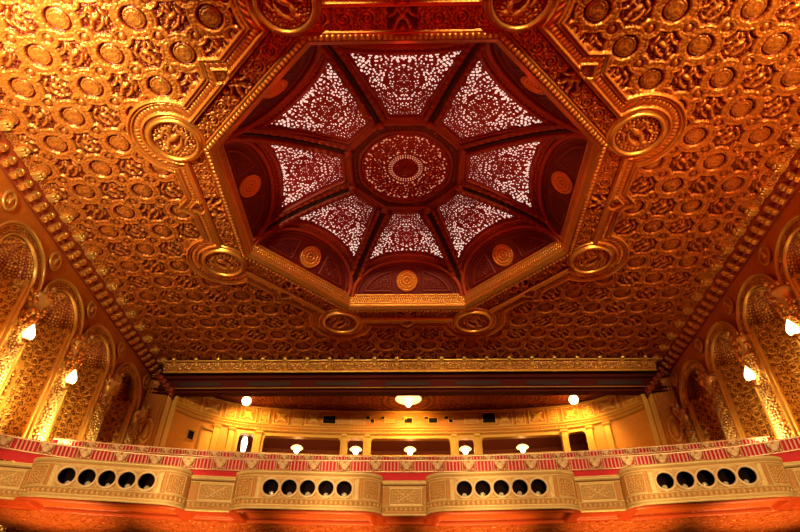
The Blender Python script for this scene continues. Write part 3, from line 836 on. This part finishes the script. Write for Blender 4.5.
# ------------------------------------------------------------------ balcony
DB = 1.43
def front(x): return 19.68-x*x/90.0
def normang(x): return math.atan2(-2*x/90.0, 1)   # slope of the front line
RINGX = [-9.60, -3.29, 3.10, 9.41]
BAYS = [x-.53*math.sin(normang(x)) for x in RINGX]
BN = ['leftmost', 'centre-left', 'centre-right', 'rightmost']
HWB = 2.5
def bay_w(u):
    a = np.abs(u)
    return np.where(a < 1.72, .50, np.where(a < HWB, .50*np.sqrt(np.clip(1-((a-1.72)/(HWB-1.72))**2.2, 0, 1)), 0))
PZ = 4.92
spot_proto = None
def bay(c, idx):
    global spot_proto
    rx = RINGX[idx]; ang = normang(rx); cy = 19.15-rx*rx/90+.53*math.cos(ang)
    root = empty('balcony_bay', (c, cy, 4.25+DB), ang, label='curved cream and gold balcony front with five round portholes, '+BN[idx]+' of four', cat='balcony front', group='bulging balcony fronts')
    us = np.concatenate([np.linspace(-HWB, -1.7, 60), np.linspace(-1.68, 1.68, 170), np.linspace(1.7, HWB, 60)])
    zs = np.linspace(4.22, 5.46, 80)
    U, Z = np.meshgrid(us, zs, indexing='ij')
    w = bay_w(U); a = np.abs(U)
    # arc length round the curved ends
    dw = np.hypot(np.gradient(us), np.gradient(bay_w(us))); s1 = np.cumsum(dw); s1 -= s1[len(s1)//2]
    S = np.repeat(s1[:, None], len(zs), 1); sa = np.abs(S)
    smax = sa.max()
    h = .10*rid(Z, 5.42, .06)+.05*rid(Z, 5.30, .03)
    gu = rid(Z, 4.47, .06)*(.45+.55*np.cos(2*PI*S/.16)); h += .05*gu+.06*rid(Z, 4.57, .025)+.06*rid(Z, 4.36, .04)+.09*rid(Z, 4.26, .05)
    # side filigree panels
    pc = 1.72+.42
    bd = np.minimum(.29-np.abs(sa-pc), .30-np.abs(Z-PZ))
    fil = (bd > .05)*blobs(S, Z, .085, 6)
    h = np.where(bd > -.03, .05*rid(bd, 0, .035)+.04*fil-.01, h)
    # pilaster strips beside the portholes
    st = np.abs(sa-1.62) < .08
    h = np.where(st & (np.abs(Z-PZ) < .33), .04+.03*blobs(S, Z, .06, 2), h)
    # spandrel leaves between portholes
    rp = np.full(U.shape, 9.0)
    for k in range(-2, 3): rp = np.minimum(rp, np.hypot(U-k*.605, Z-PZ))
    sp = (sa < 1.53) & (np.abs(Z-PZ) < .34)
    h = np.where(sp, .035*blobs(S, Z, .07, 8)+.03*rid(np.maximum(sa/1.53, np.abs(Z-PZ)/.34), 1, .04), h)
    P = np.stack([U, -(w+h), Z-4.25], -1)
    rel = np.clip(.25+h*9, 0, 1)
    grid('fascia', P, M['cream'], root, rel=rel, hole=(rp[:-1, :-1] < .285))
    for k in range(-2, 3):
        rg = MB().torus(.292, .042, 32, 10, lambda x, y, z, k=k: (x+k*.605, -(z+.53), y+PZ-4.25)).build('porthole_ring', M['creamrim'], root, True)
        MB().lathe([(.28, 0), (.28, .55), (.0, .56)], 24, lambda x, y, z, k=k: (x+k*.605, z-.5, y+PZ-4.25)).build('porthole_liner', M['black'], rg, True)
    # top shelf
    v = []; n = len(us)
    for uu in us: v.append((uu, -float(bay_w(np.array(uu)))-.10, 1.21))
    for uu in us: v.append((uu, .6, 1.21))
    MB().add(v, [[i, i+1, n+i+1, n+i] for i in range(n-1)]).build('top_shelf', M['cream'], root)
    # spotlights inside the portholes
    wl = ['first', 'second', 'third', 'fourth', 'fifth']
    for k in range(-2, 3):
        lx = k*.605
        gx = c+lx*math.cos(ang)+.22*math.sin(ang)*1; gy = cy+lx*math.sin(ang)-.22*math.cos(ang)
        if spot_proto is None:
            r = empty('spotlight', (0, 0, 0))
            MB().lathe([(.06, .26), (.09, .2), (.10, -.02), (.115, -.05), (.105, -.06), (.09, -.02)], 16, lambda x, y, z: (x, z, y)).build('lamp_body', M['black'], r, True)
            MB().lathe([(.085, 0), (.06, -.02), (0, -.03)], 16, lambda x, y, z: (x, z, y)).build('lens', M['lens'], r, True)
            spot_proto = r; t = r
        else: t = copy_tree(spot_proto)
        rz = ang+((k*37+idx*11) % 7-3)*.09
        t.location = (gx, gy, PZ+DB-.13+.02*((k+idx) % 2)); t.rotation_euler = (math.radians(8), 0, rz)
        tag(t, 'black spotlight in the '+wl[k+2]+' porthole from the left, '+BN[idx]+' balcony front', 'spotlight', 'spotlights in the balcony portholes')
for i, c in enumerate(BAYS): bay(c, i)

def between():
    cs = [(-12.8, 'at the far left edge'), (-6.4, 'left of the centre'), (-.05, 'in the centre'), (6.3, 'right of the centre'), (12.7, 'at the far right edge')]
    for c, nm in cs:
        cy = front(c); ang = normang(c)
        root = empty('balcony_infill', (c, cy+.05, 4.25+DB), ang, label='flat recessed balcony panel of square filigree, '+nm, cat='balcony panel', group='recessed panels between the balcony fronts')
        hw = 1.0; cy += .05
        U, Z = np.meshgrid(np.linspace(-hw, hw, 110), np.linspace(4.22, 5.34, 80), indexing='ij')
        h = .10*rid(Z, 5.30, .06)+.04*rid(Z, 5.18, .03)+.05*rid(Z, 4.45, .06)*(.45+.55*np.cos(2*PI*U/.16))+.06*rid(Z, 4.55, .025)+.09*rid(Z, 4.27, .05)
        bd = np.minimum(.54-np.abs(U), .26-np.abs(Z-4.86))
        h = np.where(bd > -.03, .06*rid(bd, 0, .04)+.04*(bd > .06)*np.maximum(blobs(U, Z, .1, 3), rid(np.abs(U)-np.abs(Z-4.86)*1.5, 0, .05)), h)
        grid('panel_face', np.stack([U, .02-h, Z-4.25], -1), M['cream'], root, rel=np.clip(.25+h*9, 0, 1))
        MB().box(-hw, hw, -.08, .6, 1.08, 1.12).build('top_shelf', M['cream'], root)
between()

def soffit():
    # underside behind the fascia, with sunken panels under each bay
    xs = np.arange(-14.1, 14.11, .05); n = 46
    bw = np.zeros(xs.shape)
    for c in BAYS: bw = np.maximum(bw, bay_w(xs-c))
    yf = front(xs)-bw+.02; yb = 20.75-xs**2/88
    T = np.linspace(0, 1, n)
    X = np.repeat(xs[:, None], n, 1); Y = yf[:, None]+(yb-yf)[:, None]*T[None]
    near = np.min([np.abs(X-c) for c in BAYS], 0)
    b = np.minimum(2.15-near, np.minimum(Y-yf[:, None]-.28, yb[:, None]-Y-.18))
    Z = DB+4.22-.02*T[None]+.12*sst(b, 0, .1)-.04*rid(b, -.05, .06)
    b2 = np.minimum(.6-np.abs(near-3.12), np.minimum(Y-yf[:, None]-.28, yb[:, None]-Y-.25)); 
    Z = Z+.07*sst(b2, 0, .06)
    root = empty('balcony_soffit', (0, 0, 0), label='curved red-orange panelled underside of the balcony edge', cat='soffit')
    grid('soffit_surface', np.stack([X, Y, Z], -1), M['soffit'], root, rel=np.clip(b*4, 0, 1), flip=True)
    # carved beam below it
    V = np.linspace(0, 1, 60)
    X2 = np.repeat(xs[:, None], 60, 1); 
    h = np.maximum(scroll(X2, (V[None]-.5)*1.7, .55, 4), blobs(X2, V[None]*1.7+0*X2, .1, 3)*.7)
    Yb = yb[:, None]-.04-.05*h+V[None]*2.6; Zb = DB+4.23-.06*h-V[None]*.12
    grid('carved_beam', np.stack([X2, Yb, Zb], -1), M['beam'], root, rel=h, flip=True)
    xs2 = xs[::10]
    Pf = np.stack([np.stack([xs2, 23.25-xs2**2/88, 0*xs2+5.5], -1), np.stack([xs2, 0*xs2+31, 0*xs2+7.2], -1)], 0)
    tag(grid('ceiling_under_balcony', Pf, M['soffit']), kind='structure')
    # stepped floor of the balcony
    mb = MB()
    nstep = 12
    for k in range(nstep):
        y0 = 21.2+k*.75; z0 = 6.75+k*.36
        mb.box(-14.15, 14.15, y0, y0+.77, z0-.6, z0)
    tag(mb.build('floor_balcony', M['carpet']), kind='structure')
    xs3 = np.linspace(-14.1, 14.1, 50)
    tag(grid('floor_balcony_walk', np.stack([np.stack([xs3, 19.7-xs3**2/90, 0*xs3+6.65], -1), np.stack([xs3, 0*xs3+21.3, 0*xs3+6.65], -1)], 0), M['carpet']), kind='structure')
soffit()

def railing(name, label, yfun, zr, z1, x0, x1, step, hw, heartw, up):
    root = empty(name, (0, 0, 0), label=label, cat='railing')
    z0 = zr+up
    xs = np.linspace(x0, x1, 80)
    pts = [(x, yfun(x), z1) for x in xs]
    MB().tube(pts, .035, 8).build('top_rail', M['bar'], root, True)
    MB().tube([(x, yfun(x), z0+.05) for x in xs], .03, 8).build('bottom_rail', M['bar'], root, True)
    v = [(x, yfun(x)+.05, zr) for x in xs]+[(x, yfun(x)+.05, z1-.02) for x in xs]; n = len(xs)
    MB().add(v, [[i, i+1, n+i+1, n+i] for i in range(n-1)]).build('red_backing', M['railred'], root)
    # heart ornament panel
    U, V = np.meshgrid(np.linspace(-heartw, heartw, 40), np.linspace(z0+.04, z1-.03, 36), indexing='ij')
    zc = (z0+z1)/2+.01; s = (z1-z0)*.42
    x_ = U/s*1.0; y_ = (V-zc)/s+.05
    hr = (x_**2+y_**2-.62)**3-x_**2*y_**3*1.6
    h = np.where(hr < 0, .75+.25*rid(np.hypot(x_, y_-.2), .3, .15), .6*blobs(U, V, .10, 4))
    h = h-(np.abs(hr) < .03)*.45
    frx = np.maximum(np.abs(U)/heartw, np.abs(V-zc)/(s*1.12)); h = np.maximum(h, rid(frx, .96, .06))
    h = np.clip(h, 0, 1)
    first = None; fb = None
    x = x0+step/2; k = 0
    while x < x1:
        y = yfun(x); a = math.atan2(yfun(x+.1)-yfun(x-.1), .2)
        if first is None:
            cut = (h < .16)
            first = grid('heart_panel', np.stack([U, -.02-.05*h, V], -1), M['railgold'], root, rel=h, hole=cut[:-1, :-1]); o = first
        else:
            o = first.copy(); C.objects.link(o); o.parent = root
        o.location = (x, y, 0); o.rotation_euler = (0, 0, a)
        xb = x+step/2
        if xb < x1:
            y = yfun(xb); a = math.atan2(yfun(xb+.1)-yfun(xb-.1), .2)
            if fb is None:
                mb = MB(); wspan = step/2-heartw; nb = max(3, int(round(2*wspan/.13)))
                for q in range(nb):
                    u = -wspan+(q+.5)*2*wspan/nb
                    mb.box(u-.024, u+.024, -.03, .02, z0+.05, z1-.03)
                fb = mb.build('baluster_panel', M['railpink'], root); o = fb
            else:
                o = fb.copy(); C.objects.link(o); o.parent = root
            o.location = (xb, y, 0); o.rotation_euler = (0, 0, a)
        x += step; k += 1
    return root
railing('balcony_railing', 'red-backed front balcony railing of gold heart panels and pale balusters', lambda x: 20.2-.00262*x*x-5.74e-5*x**4, 6.95, 7.70, -13.9, 13.9, 1.11, 0, .24, .30)
railing('aisle_railing', 'lower-looking second red railing with pale ornaments behind the front railing', lambda x: 23.1-x*x/100.0, 8.50, 8.98, -13.9, 13.9, .93, 0, .26, .20)
# floor and proscenium side
tag(MB().box(-WX, WX, -14, 36, -1.7, -1.6).build('floor', M['carpet']), kind='structure')

# ------------------------------------------------------------------ lights
def lamp(kind, name, loc, tgt, energy, col, size=.5, cone=None, blend=.6):
    li = bpy.data.lights.new(name, kind); li.energy = energy; li.color = col
    if kind == 'AREA': li.size = size
    else: li.shadow_soft_size = size
    if cone: li.spot_size = math.radians(cone); li.spot_blend = blend
    o = bpy.data.objects.new(name, li); C.objects.link(o); o.location = loc
    if tgt is not None:
        import mathutils
        d = mathutils.Vector(tgt)-mathutils.Vector(loc)
        o.rotation_euler = d.to_track_quat('-Z', 'Y').to_euler()
    return o
AMB = (1.0, .68, .28); RED = (1.0, .04, .015); WARM = (1.0, .66, .27)
lamp('SPOT', 'stage_lamp_left', (-11.0, 4.5, 10.5), (-11.2, 8.8, 16), 8400, (1, .98, .60), .2, 94, 1.0)
lamp('SPOT', 'stage_lamp_right', (13.0, 3.5, 10.8), (12.0, 7.5, 16), 4600, (1, .66, .24), .2, 94, 1.0)
for x in (-5, 5):
    lamp('SPOT', 'stage_lamp_truss', (x, -13, 13.0), (x*.9, 25, 15.7), 19000, (1, .85, .4), .3, 24, .5)
lamp('SPOT', 'red_side_fill', (12.4, 9, 8.5), (9.5, 17, 16), 420, RED, .3, 100, 1.0)  # added unseen spot, turns the right side of the ceiling redder
for x in (-7.5, 7.5):
    lamp('SPOT', 'cornice_fill', (x*.8, -13, 12.2), (x, 27.2, 15.7), 15000, (1, .85, .4), .3, 20, .5)  # added unseen spots that brighten the rear cornice
for x in (-10.5, -5, 0, 5, 10.5):
    lamp('SPOT', 'fascia_lamp', (x*.75, 2, 4.5), (x, 18.8, 6.3), 8000, WARM, .3, 25, .5)
lamp('AREA', 'red_fill', (0, 5, 5.2), (0, 8, 16), 300, RED, 4)  # added red fill for the ceiling shadows, not a known fixture
for x in (-11.5, -7.2, -2.4, 2.4, 7.2, 11.5):
    lamp('SPOT', 'soffit_uplight', (x, 20.8-x*x/90, 1.6), (x, 20.7-x*x/90, 5.6), 1250, (1, .42, .11), .4, 66, .8)
for sx in (-1, 1):
    for y in (15.6, 17.3, 20.5, 23.8, 26.6):
        lamp('SPOT', 'niche_uplight', (sx*12.2, y, 8.2), (sx*14.3, y, 8.9), (1700 if y < 23 else 800)*(1 if sx < 0 else .62), (1, .74, .32), .15, 88, .9)
for sx in (-1, 1):
    for y in NICHES:
        lamp('SPOT', 'niche_fill', (sx*13.2, y, 7.4), (sx*15.3, y, 11.5), 420 if sx < 0 else 260, (1, .66, .24), .1, 70, .9)  # added unseen spots that brighten the niche backs
for k in range(8):
    a = k*PI/4
    lamp('POINT', 'cove_lamp', (4.9*math.cos(a), YC+4.9*math.sin(a), 16.5), None, 9, RED, .3)

w = bpy.data.worlds.new('world'); bpy.context.scene.world = w; w.use_nodes = True
w.node_tree.nodes['Background'].inputs[0].default_value = (.02, .002, .001, 1)
w.node_tree.nodes['Background'].inputs[1].default_value = 1

# ------------------------------------------------------------------ camera
import mathutils
F = 567.03; PITCH = .6948; YAW = .0233; ROLL = .0067
cam = bpy.data.cameras.new('camera'); co = bpy.data.objects.new('camera', cam); C.objects.link(co)
cam.sensor_width = 36; cam.lens = F*36/800; cam.clip_start = .1; cam.clip_end = 200
co.location = (.163, 0, 0)
R = mathutils.Matrix.Rotation(YAW, 3, 'Z') @ mathutils.Matrix.Rotation(PI/2+PITCH, 3, 'X') @ mathutils.Matrix.Rotation(ROLL, 3, 'Z')
co.rotation_euler = R.to_euler()
sc = bpy.context.scene; sc.camera = co
sc.view_settings.view_transform = 'Standard'; sc.view_settings.look = 'None'
sc.view_settings.exposure = 0.0; sc.view_settings.gamma = 1
sc.view_settings.use_curve_mapping = False
sc.cycles.use_denoising = True
sc.cycles.max_bounces = 6; sc.cycles.diffuse_bounces = 1; sc.cycles.glossy_bounces = 3
sc.cycles.sample_clamp_indirect = 4
